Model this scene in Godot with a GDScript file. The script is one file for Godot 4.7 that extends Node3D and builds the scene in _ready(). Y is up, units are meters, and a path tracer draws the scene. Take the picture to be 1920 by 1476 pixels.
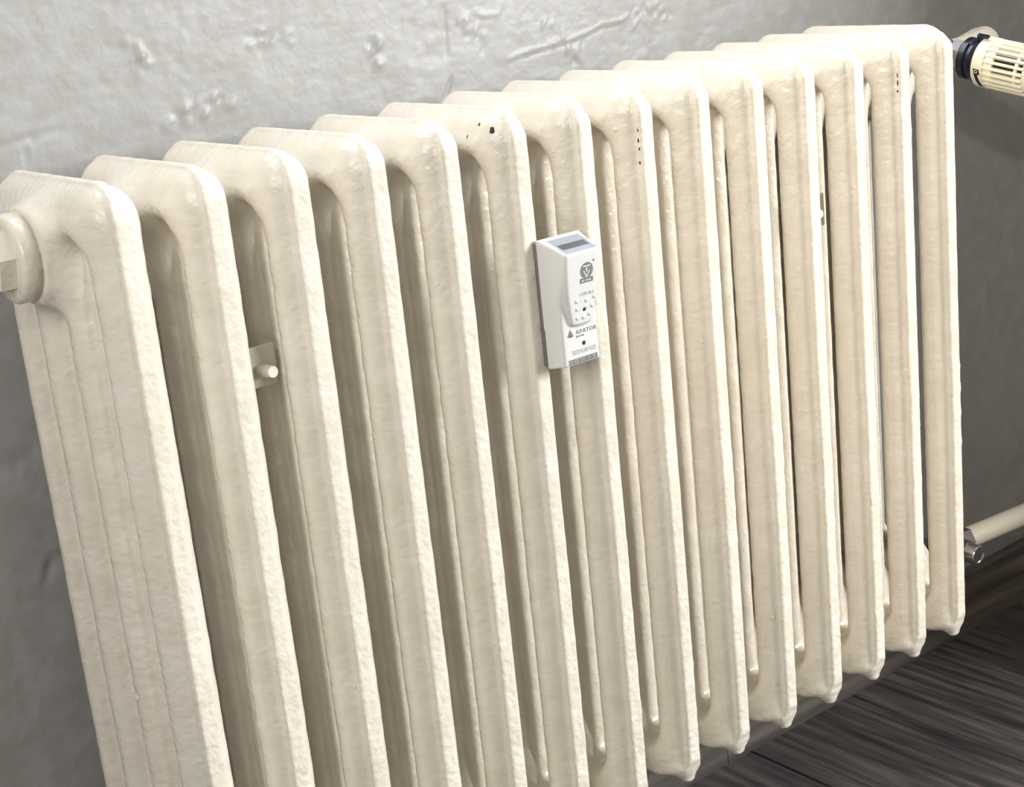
extends Node3D

# ------------------------------------------------------------------ helpers
const PITCH := 0.06
const WALL_Z := -0.212
const FLOOR_Y := -0.7375
const WALL_W := 2.0        # room: x from -1.7 to 2.3
var M := {}
var used := {}

func numbered(called: String) -> String:
	if not used.has(called):
		used[called] = 0
		return called
	used[called] += 1
	return "%s_%03d" % [called, used[called]]

func tag(o: Node, label: String, category: String, group := "", kind := "") -> void:
	if label != "": o.set_meta("label", label)
	if category != "": o.set_meta("category", category)
	if group != "": o.set_meta("group", group)
	if kind != "": o.set_meta("kind", kind)

func thing(called: String, at: Vector3, label: String, category: String, group := "") -> Node3D:
	var o := Node3D.new()
	o.name = numbered(called)
	add_child(o, true)
	o.position = at
	tag(o, label, category, group)
	return o

func part(called: String, mesh: Mesh, mat: Material, parent: Node = null, at := Vector3.ZERO, basis := Basis()) -> MeshInstance3D:
	var o := MeshInstance3D.new()
	o.name = called
	o.mesh = mesh
	o.material_override = mat
	(self if parent == null else parent).add_child(o, true)
	o.transform = Transform3D(basis, at)
	o.cast_shadow = GeometryInstance3D.SHADOW_CASTING_SETTING_ON
	return o

func struct(called: String, mesh: Mesh, mat: Material, label := "") -> MeshInstance3D:
	var o := part(called, mesh, mat)
	o.set_meta("kind", "structure")
	if label != "": o.set_meta("label", label)
	return o

func mat(c: Color, rough := 0.6, metal := 0.0, spec := 0.5) -> StandardMaterial3D:
	var m := StandardMaterial3D.new()
	m.albedo_color = c
	m.roughness = rough
	m.metallic = metal
	m.metallic_specular = spec
	return m

func noise(seed_: int, freq: float, oct := 3, kind := FastNoiseLite.TYPE_SIMPLEX_SMOOTH) -> FastNoiseLite:
	var n := FastNoiseLite.new()
	n.seed = seed_
	n.noise_type = kind
	n.frequency = freq
	n.fractal_type = FastNoiseLite.FRACTAL_FBM
	n.fractal_octaves = oct
	return n

func noise_tex(n: FastNoiseLite, size := 512, ramp: Gradient = null) -> NoiseTexture2D:
	var t := NoiseTexture2D.new()
	t.width = size
	t.height = size
	t.seamless = true
	t.noise = n
	if ramp != null: t.color_ramp = ramp
	return t

func ramp2(a: Color, b: Color, lo := 0.0, hi := 1.0) -> Gradient:
	var g := Gradient.new()
	g.offsets = PackedFloat32Array([lo, hi])
	g.colors = PackedColorArray([a, b])
	return g

func relief(m: StandardMaterial3D, t: Texture2D, scale_cm: float, uv: float) -> void:
	m.uv1_triplanar = true
	m.uv1_world_triplanar = true
	m.uv1_scale = Vector3(uv, uv, uv)
	m.heightmap_enabled = true
	m.heightmap_texture = t
	m.heightmap_scale = scale_cm

# raw triangle mesh from CCW (outside seen) lists: flips to Godot's clockwise
func make_mesh(v: PackedVector3Array, n: PackedVector3Array, idx: PackedInt32Array, uv := PackedVector2Array()) -> ArrayMesh:
	var a := []
	a.resize(Mesh.ARRAY_MAX)
	a[Mesh.ARRAY_VERTEX] = v
	a[Mesh.ARRAY_NORMAL] = n
	if uv.size() > 0: a[Mesh.ARRAY_TEX_UV] = uv
	var f := PackedInt32Array()
	f.resize(idx.size())
	for i in range(0, idx.size(), 3):
		f[i] = idx[i]
		f[i + 1] = idx[i + 2]
		f[i + 2] = idx[i + 1]
	a[Mesh.ARRAY_INDEX] = f
	var m := ArrayMesh.new()
	m.add_surface_from_arrays(Mesh.PRIMITIVE_TRIANGLES, a)
	return m

# convex faces given as polygons (CCW from outside), flat shaded, collected
class Poly:
	var v := PackedVector3Array()
	var n := PackedVector3Array()
	var i := PackedInt32Array()
	var uv := PackedVector2Array()
	func face(p: Array, uvs: Array = []) -> void:
		var nn: Vector3 = Vector3.ZERO
		for k in range(1, p.size() - 1):
			nn += (p[k] - p[0]).cross(p[k + 1] - p[0])
		nn = nn.normalized()
		var b := v.size()
		for k in p.size():
			v.append(p[k])
			n.append(nn)
			uv.append(uvs[k] if uvs.size() > 0 else Vector2(p[k].x, p[k].y))
		for k in range(1, p.size() - 1):
			i.append(b); i.append(b + k); i.append(b + k + 1)
	func tri_smooth(p: Array, ns: Array) -> void:
		var b := v.size()
		for k in p.size():
			v.append(p[k]); n.append(ns[k]); uv.append(Vector2(p[k].x, p[k].y))
		for k in range(1, p.size() - 1):
			i.append(b); i.append(b + k); i.append(b + k + 1)
	# box with chamfered edges
	func box(lo: Vector3, hi: Vector3, c := 0.0, uvscale := Vector2.ZERO, uvoff := Vector2.ZERO) -> void:
		var ce := (lo + hi) * 0.5
		var h := (hi - lo) * 0.5
		c = minf(c, minf(h.x, minf(h.y, h.z)) * 0.9)
		for ax in 3:
			var b := (ax + 1) % 3
			var d := (ax + 2) % 3
			for s in [-1.0, 1.0]:
				var q := []
				for k in [[-1, -1], [1, -1], [1, 1], [-1, 1]]:
					var r := Vector3.ZERO
					r[ax] = s * h[ax]
					r[b] = k[0] * (h[b] - c)
					r[d] = k[1] * (h[d] - c)
					q.append(ce + r)
				if s < 0: q.reverse()
				face(q)
			if c > 0:
				for s in [-1.0, 1.0]:
					for t in [-1.0, 1.0]:
						# edge along ax between faces b (sign s) and d (sign t)
						var q := []
						for e in [[-1, 0], [1, 0], [1, 1], [-1, 1]]:
							var r := Vector3.ZERO
							r[ax] = e[0] * (h[ax] - c)
							r[b] = s * (h[b] - (c if e[1] == 1 else 0.0))
							r[d] = t * (h[d] - (0.0 if e[1] == 1 else c))
							q.append(ce + r)
						if s * t < 0: q.reverse()
						face(q)
		if c > 0:
			for sx in [-1.0, 1.0]:
				for sy in [-1.0, 1.0]:
					for sz in [-1.0, 1.0]:
						var q := [ce + Vector3(sx * h.x, sy * (h.y - c), sz * (h.z - c)), ce + Vector3(sx * (h.x - c), sy * h.y, sz * (h.z - c)), ce + Vector3(sx * (h.x - c), sy * (h.y - c), sz * h.z)]
						if sx * sy * sz < 0: q.reverse()
						face(q)

func poly_mesh(p: Poly) -> ArrayMesh:
	return make_mesh(p.v, p.n, p.i, p.uv)

func box_mesh(lo: Vector3, hi: Vector3, c := 0.0) -> ArrayMesh:
	var p := Poly.new()
	p.box(lo, hi, c)
	return poly_mesh(p)

# lathe about +y: profile of Vector2(radius, height), going so that outside is to the right
func lathe(profile: Array, seg := 48, smooth_profile := false) -> ArrayMesh:
	var p := Poly.new()
	for k in range(profile.size() - 1):
		var a: Vector2 = profile[k]
		var b: Vector2 = profile[k + 1]
		var d := (b - a).normalized()
		var na := Vector2(d.y, -d.x)
		var nb := na
		if smooth_profile:
			if k > 0: na = (na + _pn(profile, k - 1)).normalized()
			if k < profile.size() - 2: nb = (nb + _pn(profile, k + 1)).normalized()
		for s in seg:
			var t0 := TAU * s / seg
			var t1 := TAU * (s + 1) / seg
			var c0 := Vector3(cos(t0), 0, -sin(t0))
			var c1 := Vector3(cos(t1), 0, -sin(t1))
			p.tri_smooth([c0 * a.x + Vector3(0, a.y, 0), c1 * a.x + Vector3(0, a.y, 0), c1 * b.x + Vector3(0, b.y, 0), c0 * b.x + Vector3(0, b.y, 0)],
				[c0 * na.x + Vector3(0, na.y, 0), c1 * na.x + Vector3(0, na.y, 0), c1 * nb.x + Vector3(0, nb.y, 0), c0 * nb.x + Vector3(0, nb.y, 0)])
	return poly_mesh(p)

func _pn(profile: Array, k: int) -> Vector2:
	var d: Vector2 = (profile[k + 1] - profile[k]).normalized()
	return Vector2(d.y, -d.x)

# tube along a polyline, closed with flat ends
func tube(pts: Array, radii: Array, seg := 24) -> ArrayMesh:
	var p := Poly.new()
	var rings := []
	var norms := []
	var up := Vector3.UP
	for k in pts.size():
		var d: Vector3 = (pts[mini(k + 1, pts.size() - 1)] - pts[maxi(k - 1, 0)]).normalized()
		if absf(d.dot(up)) > 0.95: up = Vector3.RIGHT
		var x := up.cross(d).normalized()
		var y := d.cross(x).normalized()
		up = y
		var r := []
		var n := []
		for s in seg:
			var t := TAU * s / seg
			var o := x * cos(t) + y * sin(t)
			r.append(pts[k] + o * float(radii[k]))
			n.append(o)
		rings.append(r)
		norms.append(n)
	for k in range(pts.size() - 1):
		for s in seg:
			var e := (s + 1) % seg
			p.tri_smooth([rings[k][s], rings[k][e], rings[k + 1][e], rings[k + 1][s]], [norms[k][s], norms[k][e], norms[k + 1][e], norms[k + 1][s]])
	var last: Array = rings[rings.size() - 1].duplicate()
	var first: Array = rings[0].duplicate()
	first.reverse()
	p.face(first)
	p.face(last)
	return poly_mesh(p)

# low dome (a paint blob, a raised dot) about +y
func dome(r: float, h: float, seg := 14, rings := 5) -> ArrayMesh:
	var prof := []
	for k in rings + 1:
		var t := PI * 0.5 * k / rings
		prof.append(Vector2(maxf(r * cos(t), 1e-6), h * sin(t)))
	return lathe(prof, seg, true)

func basis_y(d: Vector3, hint := Vector3.RIGHT) -> Basis:
	var y := d.normalized()
	var z := hint.cross(y)
	if z.length() < 1e-3: z = Vector3.FORWARD.cross(y)
	z = z.normalized()
	var x := y.cross(z).normalized()
	return Basis(x, y, z)

# ------------------------------------------------------------------ surface nets on an uneven grid
# val is indexed ((iy * nz) + iz) * nx + ix ; negative inside
func surface_nets(val: PackedFloat32Array, xs: PackedFloat32Array, ys: PackedFloat32Array, zs: PackedFloat32Array, skip: PackedByteArray) -> Dictionary:
	var nx := xs.size()
	var ny := ys.size()
	var nz := zs.size()
	var id := PackedInt32Array()
	id.resize(nx * ny * nz)
	id.fill(-1)
	var v := PackedVector3Array()
	var sx := nz * nx
	for iy in ny - 1:
		for iz in nz - 1:
			if skip.size() > 0 and skip[iy * nz + iz] and skip[iy * nz + iz + 1] and skip[(iy + 1) * nz + iz] and skip[(iy + 1) * nz + iz + 1]:
				continue
			var b := (iy * nz + iz) * nx
			for ix in nx - 1:
				var o := b + ix
				var a0 := val[o]
				var a1 := val[o + 1]
				var a2 := val[o + nx]
				var a3 := val[o + nx + 1]
				var a4 := val[o + sx]
				var a5 := val[o + sx + 1]
				var a6 := val[o + sx + nx]
				var a7 := val[o + sx + nx + 1]
				var neg := int(a0 < 0) + int(a1 < 0) + int(a2 < 0) + int(a3 < 0) + int(a4 < 0) + int(a5 < 0) + int(a6 < 0) + int(a7 < 0)
				if neg == 0 or neg == 8: continue
				var s := Vector3.ZERO
				var c := 0
				# x edges
				if (a0 < 0) != (a1 < 0): s += Vector3(a0 / (a0 - a1), 0, 0); c += 1
				if (a2 < 0) != (a3 < 0): s += Vector3(a2 / (a2 - a3), 0, 1); c += 1
				if (a4 < 0) != (a5 < 0): s += Vector3(a4 / (a4 - a5), 1, 0); c += 1
				if (a6 < 0) != (a7 < 0): s += Vector3(a6 / (a6 - a7), 1, 1); c += 1
				# z edges
				if (a0 < 0) != (a2 < 0): s += Vector3(0, 0, a0 / (a0 - a2)); c += 1
				if (a1 < 0) != (a3 < 0): s += Vector3(1, 0, a1 / (a1 - a3)); c += 1
				if (a4 < 0) != (a6 < 0): s += Vector3(0, 1, a4 / (a4 - a6)); c += 1
				if (a5 < 0) != (a7 < 0): s += Vector3(1, 1, a5 / (a5 - a7)); c += 1
				# y edges
				if (a0 < 0) != (a4 < 0): s += Vector3(0, a0 / (a0 - a4), 0); c += 1
				if (a1 < 0) != (a5 < 0): s += Vector3(1, a1 / (a1 - a5), 0); c += 1
				if (a2 < 0) != (a6 < 0): s += Vector3(0, a2 / (a2 - a6), 1); c += 1
				if (a3 < 0) != (a7 < 0): s += Vector3(1, a3 / (a3 - a7), 1); c += 1
				s /= c
				id[o] = v.size()
				v.append(Vector3(lerpf(xs[ix], xs[ix + 1], s.x), lerpf(ys[iy], ys[iy + 1], s.y), lerpf(zs[iz], zs[iz + 1], s.z)))
	var idx := PackedInt32Array()
	for iy in range(0, ny - 1):
		for iz in range(0, nz - 1):
			if skip.size() > 0 and skip[iy * nz + iz] and skip[iy * nz + iz + 1] and skip[(iy + 1) * nz + iz]:
				continue
			var b := (iy * nz + iz) * nx
			for ix in range(0, nx - 1):
				var o := b + ix
				var a := val[o] < 0
				if iy > 0 and iz > 0 and (val[o + 1] < 0) != a:
					_quad(idx, id[o - sx - nx], id[o - sx], id[o], id[o - nx], a)
				if ix > 0 and iz > 0 and (val[o + sx] < 0) != a:
					_quad(idx, id[o - nx - 1], id[o - nx], id[o], id[o - 1], a)
				if ix > 0 and iy > 0 and (val[o + nx] < 0) != a:
					_quad(idx, id[o - sx - 1], id[o - sx], id[o], id[o - 1], not a)
	# normals; orient outward by construction check below
	var n := PackedVector3Array()
	n.resize(v.size())
	for t in range(0, idx.size(), 3):
		var fn := (v[idx[t + 1]] - v[idx[t]]).cross(v[idx[t + 2]] - v[idx[t]])
		n[idx[t]] += fn
		n[idx[t + 1]] += fn
		n[idx[t + 2]] += fn
	for k in n.size():
		n[k] = n[k].normalized()
	return {"v": v, "n": n, "i": idx}

func _quad(idx: PackedInt32Array, a: int, b: int, c: int, d: int, flip: bool) -> void:
	if a < 0 or b < 0 or c < 0 or d < 0: return
	if flip:
		idx.append_array(PackedInt32Array([a, c, b, a, d, c]))
	else:
		idx.append_array(PackedInt32Array([a, b, c, a, c, d]))

# take the triangles for which pick(centroid) == want
func sub_mesh(sn: Dictionary, region: PackedInt32Array, want: int) -> ArrayMesh:
	var map := {}
	var v := PackedVector3Array()
	var n := PackedVector3Array()
	var idx := PackedInt32Array()
	var sv: PackedVector3Array = sn.v
	var snn: PackedVector3Array = sn.n
	var si: PackedInt32Array = sn.i
	for t in range(0, si.size(), 3):
		if region[t / 3] != want: continue
		for k in 3:
			var q := si[t + k]
			if not map.has(q):
				map[q] = v.size()
				v.append(sv[q])
				n.append(snn[q])
			idx.append(map[q])
	return make_mesh(v, n, idx)

func smin(a: float, b: float, k: float) -> float:
	var h := maxf(k - absf(a - b), 0.0) / k
	return minf(a, b) - h * h * k * 0.25

func smax(a: float, b: float, k: float) -> float:
	return -smin(-a, -b, k)

# ------------------------------------------------------------------ the cast iron section
const SEC_H := 0.5785
const SEC_D := 0.172
const COL_W := 0.0128
const THICK := 0.0190

func round_box(y: float, z: float, inset: float, r: float) -> float:
	var qy := absf(y + SEC_H * 0.5) - (SEC_H * 0.5 - inset) + r
	var qz := absf(z + SEC_D * 0.5) - (SEC_D * 0.5 - inset) + r
	return Vector2(maxf(qy, 0), maxf(qz, 0)).length() + minf(maxf(qy, qz), 0.0) - r

# inside depth of the side outline (positive inside)
func outline(y: float, z: float) -> float:
	var d := -round_box(y - 0.0016 if y > -0.3 else y, z, 0.003 if y > -0.3 else 0.0025, 0.022)
	var hw := 0.0105
	for k in 3:
		var zc := -0.0388 - 0.0472 * k
		var top := -0.0465 if k != 1 else -0.0905
		var bot := -0.5305 if k != 1 else -0.4865
		var yy := clampf(y, bot, top)
		# the arch flares a little like the casting
		d = minf(d, Vector2((y - yy), z - zc).length() - hw)
	return d

func sec_field(ax: float, y: float, z: float, D: float) -> float:
	var w := lerpf(0.008, COL_W, smoothstep(-0.568, -0.545, y))
	var e := 1.0 - minf(D, w) / w
	# towards the front, the back and the top the casting narrows like a bow
	var rim := -round_box(maxf(y - 0.0016, -0.28), z, 0.003, 0.022)
	var head := maxf(smoothstep(-0.056, -0.036, y), smoothstep(-0.524, -0.544, y)) * smoothstep(0.010, 0.030, rim)
	var q := ax / ((THICK + 0.0042 * head) * (0.62 + 0.38 * pow(clampf(rim / 0.020, 0.0, 1.0), 0.75)))
	var body := (sqrt(q * q + e * e) - 1.0) * w
	if D < -0.001: body = maxf(body, -D)
	# hubs
	var f := body
	for hy in [-0.045, -0.532]:
		var dy: float = y - hy
		if absf(dy) < 0.06:
			var r := Vector2(dy, z + 0.086).length() - 0.0285
			f = smin(f, maxf(r, ax - 0.030), 0.020)
	# flange and front strip
	var fade := smoothstep(-0.566, -0.556, y)
	var up := smoothstep(-0.005, -0.020, y)
	var fl := smax(ax - lerpf(0.0035, 0.0069, up), -(D + lerpf(0.0014, 0.0038, up) * fade), 0.0010)
	f = smin(f, fl, 0.0010)
	f = maxf(f, ax - 0.0303)
	# cast nub under the front and rear column
	if y < -0.54:
		for zz in [-0.0105, -0.1615]:
			var a := Vector3(0, -0.5665, zz)
			var b := Vector3(0, -0.5755, zz + 0.0012)
			var p := Vector3(ax * 0.75, y, z)
			var h := clampf((p - a).dot(b - a) / (b - a).length_squared(), 0, 1)
			f = smin(f, (p - a - (b - a) * h).length() - lerpf(0.0085, 0.0050, h), 0.008)
	return f

func grid_axis(parts_: Array) -> PackedFloat32Array:
	# [[from, to, step], ...] monotone
	var a := PackedFloat32Array()
	for q in parts_:
		var n := int(round(absf(q[1] - q[0]) / q[2]))
		for k in n:
			a.append(lerpf(q[0], q[1], float(k) / n))
	a.append(parts_[parts_.size() - 1][1])
	return a

func build_section(seed_: int) -> Array:
	var st := 0.0018
	var half := grid_axis([[0.0, 0.0324, st]])
	var xs := PackedFloat32Array()
	for k in range(half.size() - 1, 0, -1): xs.append(-half[k])
	xs.append_array(half)
	var ys := grid_axis([[-0.592, -0.470, st], [-0.470, -0.115, 0.0045], [-0.115, 0.005, st]])
	var zs := grid_axis([[-0.178, 0.005, st]])
	var nx := xs.size()
	var nh := half.size()
	var ny := ys.size()
	var nz := zs.size()
	var val := PackedFloat32Array()
	val.resize(nx * ny * nz)
	var skip := PackedByteArray()
	skip.resize(ny * nz)
	var n1 := noise(seed_, 55.0, 1)
	var n2 := noise(seed_ + 50, 190.0, 2)
	for iy in ny:
		var y := ys[iy]
		for iz in nz:
			var z := zs[iz]
			var D := outline(y, z)
			var o := (iy * nz + iz) * nx
			if D < -0.0095 and (y > -0.555 or D < -0.03):
				skip[iy * nz + iz] = 1
				for k in nx: val[o + k] = 0.02
				continue
			for k in nh:
				var f := sec_field(half[k], y, z, D)
				if absf(f) < 0.006:
					f -= 0.00028 * n1.get_noise_3d(half[k], y, z) + 0.00013 * n2.get_noise_3d(half[k], y * 0.7, z)
				val[o + nh - 1 + k] = f
				val[o + nh - 1 - k] = f
	var sn := surface_nets(val, xs, ys, zs, skip)
	var si: PackedInt32Array = sn.i
	var sv: PackedVector3Array = sn.v
	var region := PackedInt32Array()
	region.resize(si.size() / 3)
	for t in region.size():
		var c := (sv[si[t * 3]] + sv[si[t * 3 + 1]] + sv[si[t * 3 + 2]]) / 3.0
		var r := 0
		if c.y < -0.484: r = 5
		elif c.y < -0.094:
			r = 1 + clampi(int((-c.z + 0.0084) / 0.0472), 0, 3)
		region[t] = r
	var out := []
	for r in 6: out.append(sub_mesh(sn, region, r))
	return out

# where the left flank of a section (plane x = 0) lies at y, z; returns x (negative)
func flank(y: float, z: float) -> float:
	var D := outline(y, z)
	var x := -0.034
	while x < 0.0:
		if sec_field(-x, y, z, D) < 0.0: return x
		x += 0.00015
	return 0.0

# ------------------------------------------------------------------ scene
func _ready() -> void:
	setup_camera()
	setup_light()
	materials()
	room()
	radiator()
	brackets()
	meter()
	thermostat()
	return_valve()

func setup_camera() -> void:
	var cam := Camera3D.new()
	cam.name = "camera"
	add_child(cam)
	cam.fov = rad_to_deg(2.0 * atan(738.0 / 3026.457))
	cam.near = 0.02
	cam.far = 30.0
	var b := Basis(Vector3(0.77500444, -0.09959672, 0.62405817), Vector3(0.25238783, 0.95411042, -0.16116354), Vector3(-0.57936905, 0.28240715, 0.76457682))
	cam.transform = Transform3D(b.orthonormalized(), Vector3(-0.34256741, 0.12615351, 0.87990214))
	cam.current = true

func area(called: String, at: Vector3, to: Vector3, size: Vector2, energy: float, color: Color) -> void:
	var l := AreaLight3D.new()
	l.name = called
	l.area_size = size
	l.light_energy = energy
	l.light_color = color
	l.area_range = 12.0
	l.area_attenuation = 2.0
	l.shadow_enabled = true
	add_child(l)
	l.look_at_from_position(at, to, Vector3.UP if absf((to - at).normalized().y) < 0.98 else Vector3.RIGHT)

func setup_light() -> void:
	var we := WorldEnvironment.new()
	we.name = "world_environment"
	var e := Environment.new()
	e.background_mode = Environment.BG_SKY
	var sky := Sky.new()
	var sm := ProceduralSkyMaterial.new()
	sm.sky_top_color = Color(0.55, 0.66, 0.82)
	sm.sky_horizon_color = Color(0.80, 0.84, 0.88)
	sm.ground_bottom_color = Color(0.35, 0.34, 0.32)
	sm.ground_horizon_color = Color(0.6, 0.6, 0.58)
	sm.sun_angle_max = 0.0
	sky.sky_material = sm
	e.sky = sky
	e.tonemap_mode = Environment.TONE_MAPPER_LINEAR
	e.tonemap_exposure = 1.18
	e.sdfgi_enabled = true
	e.ssao_enabled = true
	e.ssil_enabled = true
	we.environment = e
	add_child(we)
	# out-of-view windows placed for their light: right past the pier, above and weak left
	area("unseen_right_window_light", Vector3(2.25, 0.60, 1.90), Vector3(0.6, -0.08, 0.0), Vector2(1.10, 0.85), 11.6, Color(0.985, 0.988, 0.985))
	area("unseen_upper_window_light", Vector3(0.475, 0.75, -0.22), Vector3(0.475, 0.2, 0.2), Vector2(1.0, 0.6), 1.0, Color(0.98, 0.99, 1.0))
	area("unseen_left_window_light", Vector3(-0.72, 0.42, 0.7), Vector3(0.5, -0.1, 0.2), Vector2(0.6, 0.7), 0.74, Color(1.0, 0.985, 0.96))
	# unseen spot lamp, placed to brighten the far radiator end and cast the thermostat's shadow
	var spot := SpotLight3D.new()
	spot.name = "unseen_wall_lamp_light"
	spot.light_energy = 1.0
	spot.light_color = Color(1.0, 0.93, 0.82)
	spot.light_size = 0.03
	spot.spot_angle = 13.0
	spot.spot_angle_attenuation = 1.0
	spot.spot_range = 12.0
	spot.spot_attenuation = 2.0
	spot.shadow_enabled = true
	add_child(spot)
	spot.look_at_from_position(Vector3(-0.655, 0.56, 1.25), Vector3(1.0, -0.28, -0.05), Vector3.UP)

func materials() -> void:
	# old enamel paint, brushed on thick
	var en := mat(Color(0.882, 0.854, 0.804), 0.25, 0.0, 0.5)
	en.albedo_texture = noise_tex(noise(3, 0.012, 3), 512, ramp2(Color(0.96, 0.955, 0.94), Color(1, 1, 1), 0.25, 0.75))
	relief(en, noise_tex(noise(11, 0.06, 4), 512), 0.075, 4.0)
	M.enamel = en
	M.chip = mat(Color(0.20, 0.10, 0.09), 0.7)
	M.crack = mat(Color(0.42, 0.36, 0.33), 0.8)
	var pl := mat(Color(0.605, 0.603, 0.597), 0.42, 0.0, 0.4)
	pl.albedo_texture = noise_tex(noise(5, 0.02, 4), 512, ramp2(Color(0.965, 0.96, 0.95), Color(1, 1, 1), 0.3, 0.7))
	relief(pl, noise_tex(noise(21, 0.05, 5), 512), 0.028, 3.0)
	M.wall = pl
	M.plain = mat(Color(0.66, 0.65, 0.63), 0.8)
	M.white_plastic = mat(Color(0.82, 0.82, 0.81), 0.35)
	M.grey_metal = mat(Color(0.52, 0.50, 0.49), 0.45, 0.6)
	M.cream_plastic = mat(Color(0.93, 0.90, 0.80), 0.35)
	M.dark_plastic = mat(Color(0.04, 0.07, 0.15), 0.25)
	M.core = mat(Color(0.12, 0.07, 0.08), 0.6)
	M.chrome = mat(Color(0.80, 0.79, 0.79), 0.22, 1.0)
	M.dull_metal = mat(Color(0.38, 0.34, 0.33), 0.4, 0.7)
	M.cream_paint = mat(Color(0.74, 0.71, 0.64), 0.45)
	M.print_grey = mat(Color(0.45, 0.45, 0.44), 0.6)
	M.print_light = mat(Color(0.80, 0.80, 0.79), 0.6)
	M.print_thin = mat(Color(0.55, 0.55, 0.54), 0.6)
	M.bracket = mat(Color(0.80, 0.77, 0.72), 0.5)
	M.black = mat(Color(0.03, 0.02, 0.05), 0.5)
	M.lcd = mat(Color(0.33, 0.34, 0.37), 0.2)
	M.window_grey = mat(Color(0.60, 0.63, 0.67), 0.15)
	# dark wood laminate
	for k in 3:
		var w := mat(Color(1, 1, 1), 0.38, 0.0, 0.4)
		var n := noise(60 + k * 7, 0.022, 5)
		n.domain_warp_enabled = true
		n.domain_warp_amplitude = 12.0
		var g := Gradient.new()
		g.offsets = PackedFloat32Array([0.15, 0.42, 0.6, 0.85])
		var t: float = [1.0, 0.88, 1.1][k]
		g.colors = PackedColorArray([Color(0.17 * t, 0.165 * t, 0.175 * t), Color(0.25 * t, 0.235 * t, 0.235 * t), Color(0.295 * t, 0.278 * t, 0.272 * t), Color(0.37 * t, 0.345 * t, 0.335 * t)])
		w.albedo_texture = noise_tex(n, 1024, g)
		w.heightmap_enabled = true
		w.heightmap_texture = noise_tex(noise(90 + k, 0.03, 4), 512)
		w.heightmap_scale = 0.01
		M["wood%d" % k] = w
	var sk: StandardMaterial3D = M.wood1.duplicate()
	sk.albedo_color = Color(1.0, 1.0, 1.0)
	var gs := Gradient.new()
	gs.offsets = PackedFloat32Array([0.15, 0.5, 0.85])
	gs.colors = PackedColorArray([Color(0.27, 0.25, 0.24), Color(0.36, 0.335, 0.315), Color(0.44, 0.41, 0.385)])
	sk.albedo_texture = noise_tex(noise(77, 0.022, 4), 512, gs)
	M.skirting = sk

# ------------------------------------------------------------------ room
func seg_dist(p: Vector2, a: Vector2, b: Vector2) -> float:
	var h := clampf((p - a).dot(b - a) / maxf((b - a).length_squared(), 1e-9), 0, 1)
	return (p - a - (b - a) * h).length()

const CRACKS := []

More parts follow.
